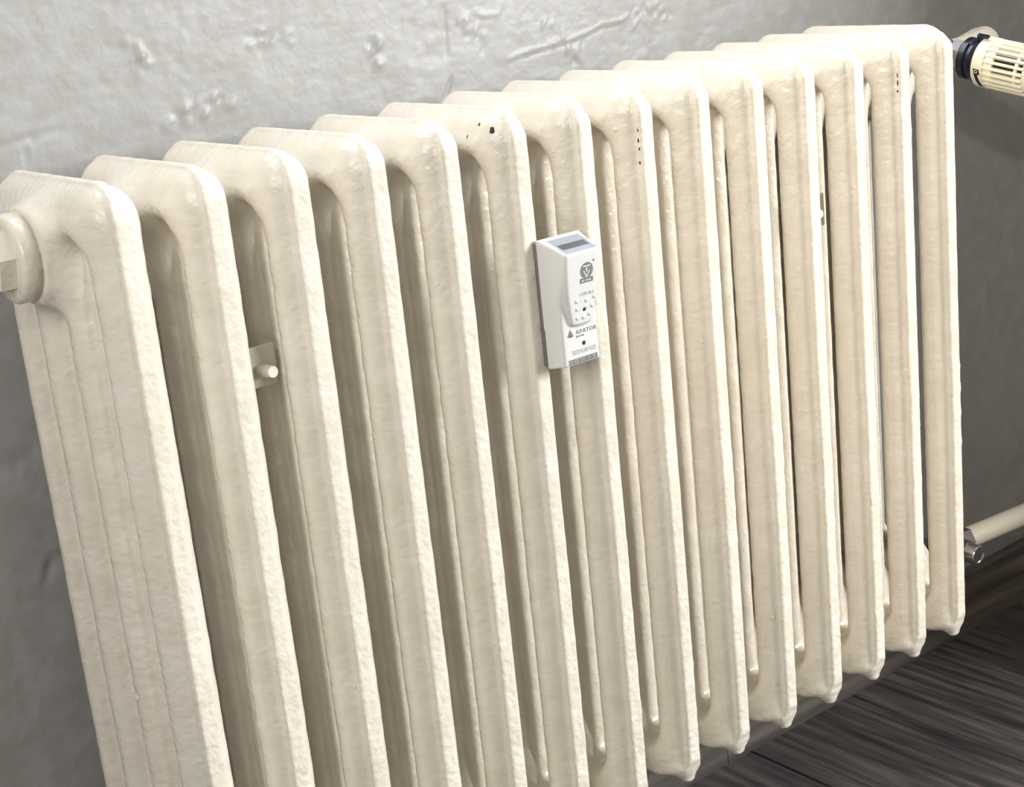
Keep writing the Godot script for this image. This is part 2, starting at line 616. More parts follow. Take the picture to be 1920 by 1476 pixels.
func room() -> void:
	# back wall: thick slab whose face in view is uneven, brushed plaster
	var xs := grid_axis([[-0.16, 0.0, 0.006], [0.0, 1.10, 0.0026], [1.10, 1.28, 0.005]])
	var ys := grid_axis([[-0.736, -0.10, 0.006], [-0.10, 0.13, 0.0023], [0.13, 0.17, 0.008]])
	var nx := xs.size()
	var ny := ys.size()
	var na := noise(101, 9.0, 3)
	var nb := noise(102, 70.0, 3)
	var nc := noise(103, 1.0, 3)
	var nd := noise(104, 14.0, 2)
	var lines := wall_lines()
	var v := PackedVector3Array()
	var idx := PackedInt32Array()
	var hgt := PackedFloat32Array()
	hgt.resize(nx * ny)
	for j in ny:
		for i in nx:
			var x := xs[i]
			var y := ys[j]
			var h := 0.0010 * na.get_noise_2d(x, y)
			var patch := smoothstep(0.12, 0.42, nd.get_noise_2d(x, y))
			h += (0.00004 + 0.00042 * patch) * nb.get_noise_2d(x, y)
			h += 0.00018 * nc.get_noise_2d(x * 16.0 + y * 5.0, y * 170.0)
			hgt[j * nx + i] = h
	for L in lines:
		var w: float = L.w
		for k in range(L.p.size() - 1):
			var a: Vector2 = L.p[k]
			var b: Vector2 = L.p[k + 1]
			var i0 := maxi(xs.bsearch(minf(a.x, b.x) - 3 * w) - 1, 0)
			var i1 := mini(xs.bsearch(maxf(a.x, b.x) + 3 * w), nx - 1)
			var j0 := maxi(ys.bsearch(minf(a.y, b.y) - 3 * w) - 1, 0)
			var j1 := mini(ys.bsearch(maxf(a.y, b.y) + 3 * w), ny - 1)
			for j in range(j0, j1 + 1):
				for i in range(i0, i1 + 1):
					var d := seg_dist(Vector2(xs[i], ys[j]), a, b)
					hgt[j * nx + i] += L.h * exp(-d * d / (w * w))
	for j in ny:
		for i in nx:
			var edge := minf(minf(xs[i] - xs[0], xs[nx - 1] - xs[i]), minf(ys[j] - ys[0], ys[ny - 1] - ys[j]))
			v.append(Vector3(xs[i], ys[j], WALL_Z + hgt[j * nx + i] * clampf(edge / 0.03, 0, 1)))
	for j in ny - 1:
		for i in nx - 1:
			var a := j * nx + i
			idx.append_array(PackedInt32Array([a, a + 1, a + nx + 1, a, a + nx + 1, a + nx]))
	var n := PackedVector3Array()
	n.resize(v.size())
	for t in range(0, idx.size(), 3):
		var fn := (v[idx[t + 1]] - v[idx[t]]).cross(v[idx[t + 2]] - v[idx[t]])
		for k in 3: n[idx[t + k]] += fn
	for k in n.size(): n[k] = n[k].normalized()
	# the rest of the slab around that face
	var P := Poly.new()
	var X0 := -0.75
	var X1 := 2.3
	var Y0 := FLOOR_Y
	var Y1 := 1.75
	var Z := WALL_Z
	var Zb := WALL_Z - 0.15
	var gx0 := xs[0]
	var gx1 := xs[nx - 1]
	var gy0 := ys[0]
	var gy1 := ys[ny - 1]
	# unseen window above, placed to light the radiator tops: an opening x -0.10..1.05, y 0.24..1.35
	for r in [[X0, gx0, Y0, gy1], [gx1, X1, Y0, gy1], [gx0, gx1, Y0, gy0], [X0, X1, gy1, 0.24], [X0, -0.10, 0.24, 1.35], [1.05, X1, 0.24, 1.35], [X0, X1, 1.35, Y1]]:
		P.face([Vector3(r[0], r[2], Z), Vector3(r[1], r[2], Z), Vector3(r[1], r[3], Z), Vector3(r[0], r[3], Z)])
	for r in [[X0, X1, Y0, 0.24], [X0, -0.10, 0.24, 1.35], [1.05, X1, 0.24, 1.35], [X0, X1, 1.35, Y1]]:
		P.face([Vector3(r[1], r[2], Zb), Vector3(r[0], r[2], Zb), Vector3(r[0], r[3], Zb), Vector3(r[1], r[3], Zb)])
	P.face([Vector3(-0.10, 0.24, Z), Vector3(1.05, 0.24, Z), Vector3(1.05, 0.24, Zb), Vector3(-0.10, 0.24, Zb)])
	P.face([Vector3(-0.10, 1.35, Zb), Vector3(1.05, 1.35, Zb), Vector3(1.05, 1.35, Z), Vector3(-0.10, 1.35, Z)])
	P.face([Vector3(-0.10, 0.24, Zb), Vector3(-0.10, 1.35, Zb), Vector3(-0.10, 1.35, Z), Vector3(-0.10, 0.24, Z)])
	P.face([Vector3(1.05, 0.24, Z), Vector3(1.05, 1.35, Z), Vector3(1.05, 1.35, Zb), Vector3(1.05, 0.24, Zb)])
	P.face([Vector3(X0, Y1, Z), Vector3(X1, Y1, Z), Vector3(X1, Y1, Zb), Vector3(X0, Y1, Zb)])
	P.face([Vector3(X0, Y0, Zb), Vector3(X1, Y0, Zb), Vector3(X1, Y0, Z), Vector3(X0, Y0, Z)])
	P.face([Vector3(X1, Y0, Z), Vector3(X1, Y0, Zb), Vector3(X1, Y1, Zb), Vector3(X1, Y1, Z)])
	P.face([Vector3(X0, Y0, Zb), Vector3(X0, Y0, Z), Vector3(X0, Y1, Z), Vector3(X0, Y1, Zb)])
	var base := v.size()
	v.append_array(P.v)
	n.append_array(P.n)
	for q in P.i: idx.append(base + q)
	struct("wall_back", make_mesh(v, n, idx), M.wall, "uneven white painted plaster wall behind the radiator")
	# other walls, ceiling, out of view, with openings for the unseen windows
	var zf := 3.0
	var wl := Poly.new()   # left wall with an opening y 0.0..0.85, z 0.35..1.05
	for r in [[Y0, 0.0, Z, zf], [0.85, Y1, Z, zf], [0.0, 0.85, Z, 0.35], [0.0, 0.85, 1.05, zf]]:
		wl.box(Vector3(X0 - 0.15, r[0], r[2]), Vector3(X0, r[1], r[3]))
	struct("wall_left", poly_mesh(wl), M.plain)
	var wr := Poly.new()   # right wall with an opening y 0.10..1.10, z 1.25..2.55
	for r in [[Y0, 0.10, Z, zf], [1.10, Y1, Z, zf], [0.10, 1.10, Z, 1.25], [0.10, 1.10, 2.55, zf]]:
		wr.box(Vector3(X1, r[0], r[2]), Vector3(X1 + 0.15, r[1], r[3]))
	struct("wall_right", poly_mesh(wr), M.plain)
	struct("unseen_wall_pier", box_mesh(Vector3(1.30, Y0, Z), Vector3(1.48, Y1, 0.47), 0.004), M.plain)  # out of view, placed to shade the right end of the back wall
	struct("wall_front", box_mesh(Vector3(X0 - 0.15, Y0, zf), Vector3(X1 + 0.15, Y1, zf + 0.15)), M.plain)
	struct("ceiling", box_mesh(Vector3(X0 - 0.15, Y1, Z - 0.15), Vector3(X1 + 0.15, Y1 + 0.15, zf + 0.15)), M.plain)
	var glass := mat(Color(0.95, 0.97, 1.0, 0.08), 0.02)
	glass.transparency = BaseMaterial3D.TRANSPARENCY_ALPHA
	for w in [[X1 + 0.06, 0.10, 1.10, 1.25, 2.55], [X0 - 0.11, 0.0, 0.85, 0.35, 1.05]]:  # unseen side windows, set where the right and left area lights stand
		var fr := Poly.new()
		var xa: float = w[0]
		var xb := xa + 0.05
		var zm: float = (w[3] + w[4]) * 0.5
		for r in [[w[1], w[1] + 0.06, w[3], w[4]], [w[2] - 0.06, w[2], w[3], w[4]], [w[1] + 0.06, w[2] - 0.06, w[3], w[3] + 0.06], [w[1] + 0.06, w[2] - 0.06, w[4] - 0.06, w[4]], [w[1] + 0.06, w[2] - 0.06, zm - 0.02, zm + 0.02]]:
			fr.box(Vector3(xa, r[0], r[2]), Vector3(xb, r[1], r[3]), 0.004)
		var wn := struct("unseen_window_1" if xa > 0 else "unseen_window_2", poly_mesh(fr), M.white_plastic)
		part("pane", box_mesh(Vector3(xa + 0.023, w[1] + 0.06, w[3] + 0.06), Vector3(xa + 0.027, w[2] - 0.06, w[4] - 0.06)), glass, wn)
	var glow := mat(Color(0.95, 0.93, 0.88), 0.5)  # glow for the globe of the unseen wall lamp
	glow.emission_enabled = true
	glow.emission = Color(1.0, 0.95, 0.86)
	glow.emission_energy_multiplier = 1.5
	var lamp := struct("unseen_lamp_1", lathe([Vector2(0.0001, 0.0), Vector2(0.045, 0.0), Vector2(0.045, 0.008), Vector2(0.012, 0.012), Vector2(0.012, 0.055), Vector2(0.0001, 0.055)], 32), M.white_plastic)  # mount of the unseen wall lamp that lights the far radiator end
	lamp.transform = Transform3D(basis_y(Vector3.RIGHT), Vector3(X0 + 0.0005, 0.56, 1.25))
	var globe := SphereMesh.new()
	globe.radius = 0.038
	globe.height = 0.076
	part("globe", globe, glow, lamp, Vector3(0, 0.0895, 0))
	var f3 := Poly.new()
	for r in [[-0.10, 1.05, 0.24, 0.29], [-0.10, 1.05, 1.30, 1.35], [-0.10, -0.05, 0.29, 1.30], [1.00, 1.05, 0.29, 1.30], [0.455, 0.495, 0.29, 1.30]]:
		f3.box(Vector3(r[0], r[2], Zb + 0.03), Vector3(r[1], r[3], Zb + 0.08), 0.004)
	var w3 := struct("unseen_window_3", poly_mesh(f3), M.white_plastic)  # out of view, above the radiator tops it lights
	part("pane", box_mesh(Vector3(-0.05, 0.29, Zb + 0.053), Vector3(1.00, 1.30, Zb + 0.057)), glass, w3)
	floor_and_skirting()

func floor_and_skirting() -> void:
	var X0 := -0.75
	var X1 := 2.3
	var fl := struct("floor", box_mesh(Vector3(X0 - 0.15, FLOOR_Y - 0.12, WALL_Z - 0.15), Vector3(X1 + 0.15, FLOOR_Y - 0.010, 3.15)), M.black, "dark wood laminate floor with boards running towards the wall")
	var rng := RandomNumberGenerator.new()
	rng.seed = 7
	var pw := 0.1627
	var x := 0.7408 - pw * 15
	while x < X1:
		var lo := maxf(x, X0)
		var hi := minf(x + pw, X1)
		var z := WALL_Z + 0.002
		var ln := rng.randf_range(0.75, 1.3)
		while z < 3.0 and hi - lo > 0.01:
			var ze := minf(z + ln, 3.0)
			var P := Poly.new()
			plank(P, Vector3(lo + 0.0004, FLOOR_Y - 0.010, z), Vector3(hi - 0.0004, FLOOR_Y, ze - 0.0006), 0.0012, Vector2(rng.randf(), rng.randf()))
			part("floor_board", poly_mesh(P), M["wood%d" % rng.randi_range(0, 2)], fl)
			z = ze
			ln = 1.29
		x += pw
	# skirting board along the wall, in two lengths with a joint
	var bb := Node3D.new()
	bb.name = "baseboard_back"
	add_child(bb)
	bb.set_meta("kind", "structure")
	bb.set_meta("label", "dark wood skirting board under the radiator along the wall")
	for r in [[X0, 0.7065], [0.7072, X1]]:
		var P := Poly.new()
		var a := Vector3(r[0], FLOOR_Y, WALL_Z + 0.0005)
		var b := Vector3(r[1], -0.6625, -0.2005)
		skirt(P, a, b)
		part("skirting_length", poly_mesh(P), M.skirting, bb)

func plank(P: Poly, lo: Vector3, hi: Vector3, c: float, off: Vector2) -> void:
	var f := func(p: Vector3) -> Vector2: return Vector2((p.x - lo.x) * 3.4 + off.x, p.z * 0.22 + off.y)
	var t := [Vector3(lo.x + c, hi.y, hi.z - c), Vector3(hi.x - c, hi.y, hi.z - c), Vector3(hi.x - c, hi.y, lo.z + c), Vector3(lo.x + c, hi.y, lo.z + c)]
	var m := [Vector3(lo.x, hi.y - c, hi.z), Vector3(hi.x, hi.y - c, hi.z), Vector3(hi.x, hi.y - c, lo.z), Vector3(lo.x, hi.y - c, lo.z)]
	var b := [Vector3(lo.x, lo.y, hi.z), Vector3(hi.x, lo.y, hi.z), Vector3(hi.x, lo.y, lo.z), Vector3(lo.x, lo.y, lo.z)]
	var q := t
	P.face(q, q.map(f))
	for k in 4:
		var e := (k + 1) % 4
		q = [m[k], m[e], t[e], t[k]]
		P.face(q, q.map(f))
		q = [b[k], b[e], m[e], m[k]]
		P.face(q, q.map(f))
	q = [b[3], b[2], b[1], b[0]]
	P.face(q, q.map(f))

func skirt(P: Poly, a: Vector3, b: Vector3) -> void:
	var prof := [Vector2(a.z, a.y), Vector2(b.z, a.y), Vector2(b.z, b.y - 0.004), Vector2(b.z - 0.0012, b.y - 0.0012), Vector2(b.z - 0.004, b.y), Vector2(a.z, b.y)]
	var f := func(p: Vector3) -> Vector2: return Vector2((p.y + p.z) * 4.2, p.x * 0.25)
	for k in prof.size():
		var e: Vector2 = prof[(k + 1) % prof.size()]
		var s: Vector2 = prof[k]
		var q := [Vector3(b.x, s.y, s.x), Vector3(b.x, e.y, e.x), Vector3(a.x, e.y, e.x), Vector3(a.x, s.y, s.x)]
		P.face(q, q.map(f))
	var l := []
	var r := []
	for s in prof:
		r.append(Vector3(b.x, s.y, s.x))
		l.append(Vector3(a.x, s.y, s.x))
	r.reverse()
	P.face(r, r.map(f))
	P.face(l, l.map(f))

func wall_lines() -> Array:
	var r := []
	# p = path on the wall, w = half width, h = height of the ridge (negative: a groove)
	var add := func(w: float, h: float, q: Array) -> void:
		var p := []
		for k in range(0, q.size(), 2): p.append(Vector2(q[k], q[k + 1]))
		r.append({"p": p, "w": w, "h": h})
	add.call(0.0018, 0.0008, [0.519, 0.011, 0.537, 0.0145, 0.5507, 0.015, 0.5702, 0.0171, 0.5918, 0.0189, 0.6077, 0.0216, 0.6239, 0.0261, 0.6497, 0.0277, 0.6585, 0.0314])
	add.call(0.0014, -0.0007, [0.519, 0.0085, 0.5507, 0.0122, 0.5918, 0.0160, 0.6077, 0.0190, 0.6239, 0.0233, 0.6497, 0.025])
	add.call(0.0016, -0.0018, [0.4554, 0.0019, 0.4486, -0.0115])
	add.call(0.0020, -0.0009, [0.4565, 0.0612, 0.4537, 0.0217])
	add.call(0.0035, -0.0016, [-0.01, -0.2125, 0.0254, -0.2111, 0.0374, -0.2106, 0.0504, -0.2099])
	add.call(0.0035, -0.0016, [0.0432, -0.302, 0.0477, -0.2939, 0.0615, -0.2871])
	add.call(0.0014, -0.0014, [0.0851, -0.0025, 0.086, 0.0063])
	add.call(0.0040, 0.0022, [1.1738, -0.3362, 1.1782, -0.3579])
	add.call(0.0030, -0.0010, [0.0691, 0.0102, 0.0927, 0.0126, 0.1135, 0.0145])
	add.call(0.0015, 0.0010, [0.4876, 0.0543, 0.4954, 0.05, 0.5123, 0.0485])
	# trowel dabs
	var rng := RandomNumberGenerator.new()
	rng.seed = 40
	for q in [[0.1786, 0.0611, 0.1852, 0.0508], [0.2522, 0.0595, 0.3165, 0.0544], [0.1774, 0.0079, 0.2536, 0.014], [0.3839, 0.0412, 0.3881, 0.0281], [0.47, 0.05, 0.50, 0.02], [0.6661, 0.0296, 0.706, 0.0298], [0.56, 0.035, 0.60, 0.005]]:
		for k in 16:
			var t := rng.randf()
			var c := Vector2(lerpf(q[0], q[2], t), lerpf(q[1], q[3], t)) + Vector2(rng.randf_range(-0.006, 0.006), rng.randf_range(-0.007, 0.007))
			var d := Vector2(rng.randf_range(-0.004, 0.004), rng.randf_range(-0.005, 0.005))
			r.append({"p": [c, c + d], "w": rng.randf_range(0.0014, 0.0026), "h": rng.randf_range(0.0005, 0.0013) * (1.0 if rng.randf() > 0.3 else -1.0)})
	return r

# ------------------------------------------------------------------ radiator
func radiator() -> void:
	var rad := thing("cast_iron_radiator", Vector3(0.06 - 0.0064, -SEC_H, -SEC_D * 0.5), "old cream-painted cast iron column radiator with fourteen sections along the wall", "radiator")
	var variants := [build_section(1), build_section(2), build_section(3)]
	for k in 14:
		var set_: Array = variants[(k * 2 + k / 3) % 3]
		var s := part("radiator_section", set_[0], M.enamel, rad, Vector3(k * PITCH, SEC_H, SEC_D * 0.5))
		for c in 4:
			part("column", set_[1 + c], M.enamel, s)
		part("lower_header", set_[5], M.enamel, s)
	paint_marks(rad)
	# blind plugs on the free end
	for y in [-0.045, -0.532]:
		var pl := part("end_plug", lathe([Vector2(0.0001, 0), Vector2(0.0285, 0), Vector2(0.0282, 0.0095), Vector2(0.0268, 0.0118), Vector2(0.0245, 0.0124), Vector2(0.0001, 0.0124)], 48, true), M.enamel, rad, Vector3(-0.0302, SEC_H + y, 0.0), basis_y(Vector3.LEFT))
		var hexp := Poly.new()
		var r0 := 0.0205
		var ring := []
		for c in [[0.0, 1.0], [0.0105, 1.0], [0.0130, 0.86]]:
			var q := []
			for s in 6:
				var t := TAU * (s + 0.15) / 6.0
				q.append(Vector3(cos(t) * r0 * c[1], c[0], -sin(t) * r0 * c[1]))
			ring.append(q)
		for j in 2:
			for s in 6:
				var e := (s + 1) % 6
				hexp.face([ring[j][s], ring[j][e], ring[j + 1][e], ring[j + 1][s]])
		hexp.face(ring[2])
		part("hex_head", poly_mesh(hexp), M.enamel, pl, Vector3(0, 0.0122, 0))

func paint_marks(rad: Node3D) -> void:
	var secs := []
	for c in rad.get_children():
		if String(c.name).begins_with("radiator_section"): secs.append(c)
	var rng := RandomNumberGenerator.new()
	rng.seed = 5
	# section (1 = first), y, z, radius, stretch along y: spots where the paint has flaked off
	for q in [[6, -0.014, -0.0129, 0.0016, 1.2], [6, -0.0104, -0.0244, 0.0010, 1.0], [6, -0.013, -0.0261, 0.0009, 1.0], [6, -0.0185, -0.0338, 0.0006, 2.2], [6, -0.0459, -0.0244, 0.0009, 1.0],
			[8, -0.0337, -0.0022, 0.0006, 2.0], [8, -0.0415, -0.0026, 0.0006, 2.6], [8, -0.0474, -0.0020, 0.0006, 1.6], [8, -0.058, -0.0026, 0.0007, 1.4],
			[13, -0.0345, -0.0022, 0.0005, 4.0], [13, -0.0415, -0.0020, 0.0005, 4.5], [13, -0.048, -0.0024, 0.0007, 1.4]]:
		var x := flank(q[1], q[2])
		var e := 0.0012
		var n := Vector3(-1, -(flank(q[1] + e, q[2]) - flank(q[1] - e, q[2])) / (2 * e) * -1.0, -(flank(q[1], q[2] + e) - flank(q[1], q[2] - e)) / (2 * e) * -1.0).normalized()
		var P := Poly.new()
		var ring := []
		var top := []
		for k in 9:
			var t := TAU * k / 9.0
			var r: float = q[3] * 1.25 * rng.randf_range(0.75, 1.25)
			ring.append(Vector3(cos(t) * r * q[4], -0.0003, -sin(t) * r))
			top.append(Vector3(cos(t) * r * q[4] * 0.85, 0.00022, -sin(t) * r * 0.85))
		P.face(top)
		for k in 9: P.face([ring[k], ring[(k + 1) % 9], top[(k + 1) % 9], top[k]])
		part("flaked_spot", poly_mesh(P), M.chip, secs[q[0] - 1], Vector3(x, q[1], q[2]), basis_y(n, Vector3.UP))
	# runs and blobs of thick paint
	for q in [[8, -0.0324, -0.0165, 0.0022], [8, -0.0537, -0.0162, 0.0013], [3, -0.3698, -0.0051, 0.0016], [1, -0.2913, -0.0288, 0.0022], [14, -0.4452, -0.003, 0.0017], [7, -0.0386, -0.0169, 0.0013],
			[1, -0.345, -0.0635, 0.0028], [5, -0.11, -0.012, 0.0015], [9, -0.21, -0.008, 0.0014], [12, -0.12, -0.004, 0.0015], [11, -0.30, -0.010, 0.0015], [10, -0.47, -0.007, 0.0018], [13, -0.40, -0.006, 0.0014]]:
		var x := flank(q[1], q[2])
		part("paint_blob", dome(q[3], q[3] * 0.6, 12, 4), M.enamel, secs[q[0] - 1], Vector3(x + 0.0004, q[1], q[2]), basis_y(Vector3(-1, 0, 0.25)))

func brackets() -> void:
	var rows := [[0.1445, "painted clamp plate with a protruding bolt between the second and third radiator sections", 0.0125, -0.0141],
		[0.6845, "painted clamp plate deep in the gap between the eleventh and twelfth radiator sections", 0.0150, -0.0215]]
	for r in rows:
		var b := thing("wall_bracket", Vector3(r[0], -0.1395, WALL_Z), r[1], "bracket", "clamps holding the radiator to the wall")
		var o := Vector3(r[0], -0.1395, WALL_Z)
		var zt: float = r[3] - o.z
		part("clamp_plate", box_mesh(Vector3(-r[2], -0.0125, -0.0332 - o.z), Vector3(r[2], 0.0150, -0.0300 - o.z), 0.0007), M.bracket, b)
		part("bolt", tube([Vector3(0, -0.0015, 0.002), Vector3(0, -0.0015, -0.036 - o.z), Vector3(0, 0.0002, zt - 0.0008), Vector3(0, 0.0003, zt)], [0.0042, 0.0042, 0.0042, 0.0036], 20), M.bracket, b)
		part("wall_flange", lathe([Vector2(0.0001, 0.0), Vector2(0.016, 0.0), Vector2(0.016, 0.003), Vector2(0.0145, 0.0045), Vector2(0.0001, 0.0045)], 24), M.bracket, b, Vector3(0, -0.0015, 0.0016), basis_y(Vector3(0, 0, 1)))

# ------------------------------------------------------------------ heat cost meter
const MX := 0.3765

func meter_top(z: float) -> float:
	return -0.0945 - 0.346 * (z - 0.004)

func meter_front(y: float) -> float:
	return 0.030 - 0.1415 * (-0.1035 - y)

func meter_field(x: float, y: float, z: float) -> float:
	var dx := absf(x - MX)
	var top := (y - meter_top(z)) * 0.945
	var base := smax(smax((dx - lerpf(0.0200, 0.0166, clampf((z - 0.003) / 0.0165, 0, 1))) * 0.98, z - 0.0195, 0.0022), 0.003 - z, 0.0005)
	base = smax(base, top, 0.0012)
	base = smax(base, -0.189 + 0.17 * (z - 0.003) - y, 0.0016)
	var zt := meter_front(y)
	var u := clampf((-0.105 - y) / 0.05, 0.0, 1.15)
	var ht := 0.0155 - 0.0030 * u - 0.0036 * u * u * u
	var tg := smax((dx - ht - (zt - z) * 0.62) * 0.85, (z - zt) * 0.99, 0.0012)
	# rounded lower end of the raised tongue
	var end := (Vector2(dx * 0.55, minf(y + 0.1465, 0.0)).length() - 0.0102 - (zt - z) * 0.62) * 0.85
	if y < -0.14: tg = smax(tg, end, 0.0012)
	tg = smax(tg, top, 0.0012)
	tg = smax(tg, dx - lerpf(0.0200, 0.0156, (z - 0.003) / 0.027), 0.0010)
	tg = maxf(tg, 0.003 - z)
	var f := smin(base, tg, 0.0012)
	# pocket for the display window
	var pk := maxf(maxf(absf(x - 0.3778) - 0.0147, absf(z - 0.0165) - 0.0107), meter_top(z) - 0.0009 - y)
	f = maxf(f, -pk)
	for h in [[0.3784, -0.1463, 0.0014], [0.3788, -0.1719, 0.0016]]:
		var r := Vector2(x - h[0], y - h[1]).length() - float(h[2])
		if r < 0.003: f = maxf(f, -maxf(r, 0.0185 - z))
	return f

func flat_shape(pts: Array, depth: float) -> ArrayMesh:
	# outline in the xy plane (counter-clockwise), raised by depth towards +z
	var P := Poly.new()
	var pv := PackedVector2Array(pts)
	var tri := Geometry2D.triangulate_polygon(pv)
	for k in range(0, tri.size(), 3):
		var a := pv[tri[k]]
		var b := pv[tri[k + 1]]
		var c := pv[tri[k + 2]]
		if (b - a).cross(c - a) < 0:
			var t := b
			b = c
			c = t
		P.face([Vector3(a.x, a.y, depth), Vector3(b.x, b.y, depth), Vector3(c.x, c.y, depth)])
	for k in pts.size():
		var a: Vector2 = pts[k]
		var b: Vector2 = pts[(k + 1) % pts.size()]
		P.face([Vector3(a.x, a.y, 0), Vector3(b.x, b.y, 0), Vector3(b.x, b.y, depth), Vector3(a.x, a.y, depth)])
	return poly_mesh(P)

func lettering(text: String, parent: Node, x0: float, x1: float, y: float, h: float, z: float, tilt: float, bold: bool, m: Material) -> void:
	var t := TextMesh.new()
	t.text = text
	var f := SystemFont.new()
	f.font_names = PackedStringArray(["Droid Sans"])
	if bold: f.font_weight = 700
	t.font = f
	t.font_size = 64
	t.pixel_size = 0.001
	t.depth = 0.002
	t.horizontal_alignment = HORIZONTAL_ALIGNMENT_LEFT
	t.vertical_alignment = VERTICAL_ALIGNMENT_CENTER
	var bb := t.get_aabb()
	var sx := (x1 - x0) / bb.size.x
	var sy := h / (64 * 0.001 * 0.72)
	var o := part("lettering", t, m, parent)
	var b := Basis(Vector3.RIGHT, tilt) * Basis.from_scale(Vector3(sx, sy, 0.06))
	o.transform = Transform3D(b, Vector3(x0 - bb.position.x * sx, y, z))

func meter() -> void:
	var o := Vector3(MX, -0.189, 0.0)
	var root := thing("heat_meter", o, "small white electronic heat meter clipped on two radiator columns, grey display on top", "meter")
	var xs := grid_axis([[MX - 0.0216, MX + 0.0216, 0.0008]])
	var ys := grid_axis([[-0.191, -0.092, 0.0008]])
	var zs := grid_axis([[0.0016, 0.0318, 0.0008]])
	var val := PackedFloat32Array()
	val.resize(xs.size() * ys.size() * zs.size())
	var q := 0
	for iy in ys.size():
		for iz in zs.size():
			for ix in xs.size():
				val[q] = meter_field(xs[ix], ys[iy], zs[iz])
				q += 1
	var sn := surface_nets(val, xs, ys, zs, PackedByteArray())
	var body := part("housing", make_mesh(sn.v, sn.n, sn.i), M.white_plastic, root, -o)
	part("back_plate", box_mesh(Vector3(MX - 0.0212, -0.1865, 0.0004), Vector3(MX + 0.0212, -0.0965, 0.0032), 0.0006), M.grey_metal, root, -o)
	# display window and its dark digits field lie in the sloping top
	var top_quad := func(xa: float, xb: float, za: float, zb: float, up: float) -> ArrayMesh:
		var P := Poly.new()
		var c := []
		for k in [[xa, zb], [xb, zb], [xb, za], [xa, za]]:
			c.append(Vector3(k[0], meter_top(k[1]) + up, k[1]))
		var d := []
		for v in c: d.append(v - Vector3(0, 0.0006, 0))
		P.face(c)
		for k in 4: P.face([d[k], d[(k + 1) % 4], c[(k + 1) % 4], c[k]])
		return poly_mesh(P)
	var win := part("display_window", top_quad.call(0.3632, 0.3924, 0.0059, 0.0271, -0.00055), M.window_grey, root, -o)
	win.set_meta("label", "pale grey display window")
	part("display_field", top_quad.call(0.3660, 0.3904, 0.0148, 0.0214, -0.00035), M.lcd, win)
	# raised dots round the upper hole
	for d in [[0.3707, -0.1387], [0.3799, -0.1396], [0.3874, -0.1383], [0.3712, -0.1446], [0.3853, -0.1446], [0.3715, -0.1514], [0.3774, -0.1519], [0.3829, -0.1503]]:
		part("raised_dot", dome(0.0017, 0.0011, 16, 5), M.white_plastic, body, Vector3(d[0], d[1], meter_front(d[1]) - 0.0001), basis_y(Vector3(0, -0.14, 1)))
	for h in [[0.3784, -0.1463, 0.00142], [0.3788, -0.1719, 0.00162]]:
		part("screw_hole", lathe([Vector2(0.0001, 0.0), Vector2(h[2], 0.0), Vector2(h[2], 0.0004), Vector2(0.0001, 0.0004)], 20), M.black, body, Vector3(h[0], h[1], meter_front(h[1]) - 0.0009 if h[1] > -0.16 else 0.0188), basis_y(Vector3(0, 0, 1)))
	# printed emblem: a disc on a foot with a bar and an arrow pointing down
	var tilt := atan(0.1415)
	var emb := Node3D.new()
	emb.name = "emblem"
	root.add_child(emb)
	emb.transform = Transform3D(Basis(Vector3.RIGHT, tilt), Vector3(0.3799, -0.1176, meter_front(-0.1176) + 0.00006) - o)
	var ring := []
	for k in 32: ring.append(Vector2(cos(TAU * k / 32.0) * 0.0060, sin(TAU * k / 32.0) * 0.0060))
	part("disc", flat_shape(ring, 0.00008), M.print_grey, emb)
	part("foot", flat_shape([Vector2(-0.0061, -0.0090), Vector2(0.0061, -0.0090), Vector2(0.0061, -0.0054), Vector2(-0.0061, -0.0054)], 0.00010), M.print_grey, emb)
	part("bar", flat_shape([Vector2(-0.0033, 0.0028), Vector2(0.0033, 0.0028), Vector2(0.0033, 0.0037), Vector2(-0.0033, 0.0037)], 0.00016), M.print_light, emb)
	part("arrow", flat_shape([Vector2(-0.0005, 0.0020), Vector2(-0.0005, -0.0010), Vector2(0.0005, -0.0010), Vector2(0.0005, 0.0020)], 0.00016), M.print_light, emb)
	part("arrow", flat_shape([Vector2(-0.0031, 0.0000), Vector2(-0.0005, -0.0052), Vector2(0.0005, -0.0052), Vector2(0.0031, 0.0000), Vector2(0.0023, 0.0000), Vector2(0.0, -0.0042), Vector2(-0.0023, 0.0000)], 0.00016), M.print_light, emb)
	for k in 7:
		if k == 2: continue
		part("foot_mark", flat_shape([Vector2(-0.0046 + k * 0.0013, -0.0078), Vector2(-0.0037 + k * 0.0013, -0.0078), Vector2(-0.0037 + k * 0.0013, -0.0067), Vector2(-0.0046 + k * 0.0013, -0.0067)], 0.00016), M.print_light, emb)
	var dot := []
	for k in 12: dot.append(Vector2(0.0064 + cos(TAU * k / 12.0) * 0.0009, 0.0063 + sin(TAU * k / 12.0) * 0.0009))
	part("dot", flat_shape(dot, 0.00008), M.print_grey, emb)
	var L := Node3D.new()
	L.name = "printing"
	root.add_child(L)
	L.position = -o
	lettering("E-ITN 30.2", L, 0.3735, 0.3866, -0.1346, 0.0022, meter_front(-0.1346) + 0.00006, tilt, false, M.print_grey)
	lettering("APATOR", L, 0.3718, 0.3916, -0.1626, 0.0030, 0.01956, 0.0, true, M.print_grey)
	lettering("METRA", L, 0.3718, 0.3795, -0.1658, 0.0015, 0.01956, 0.0, true, M.print_grey)
	lettering("30201638/1020", L, 0.3668, 0.3892, -0.1770, 0.0032, 0.01956, 0.0, false, M.print_thin)
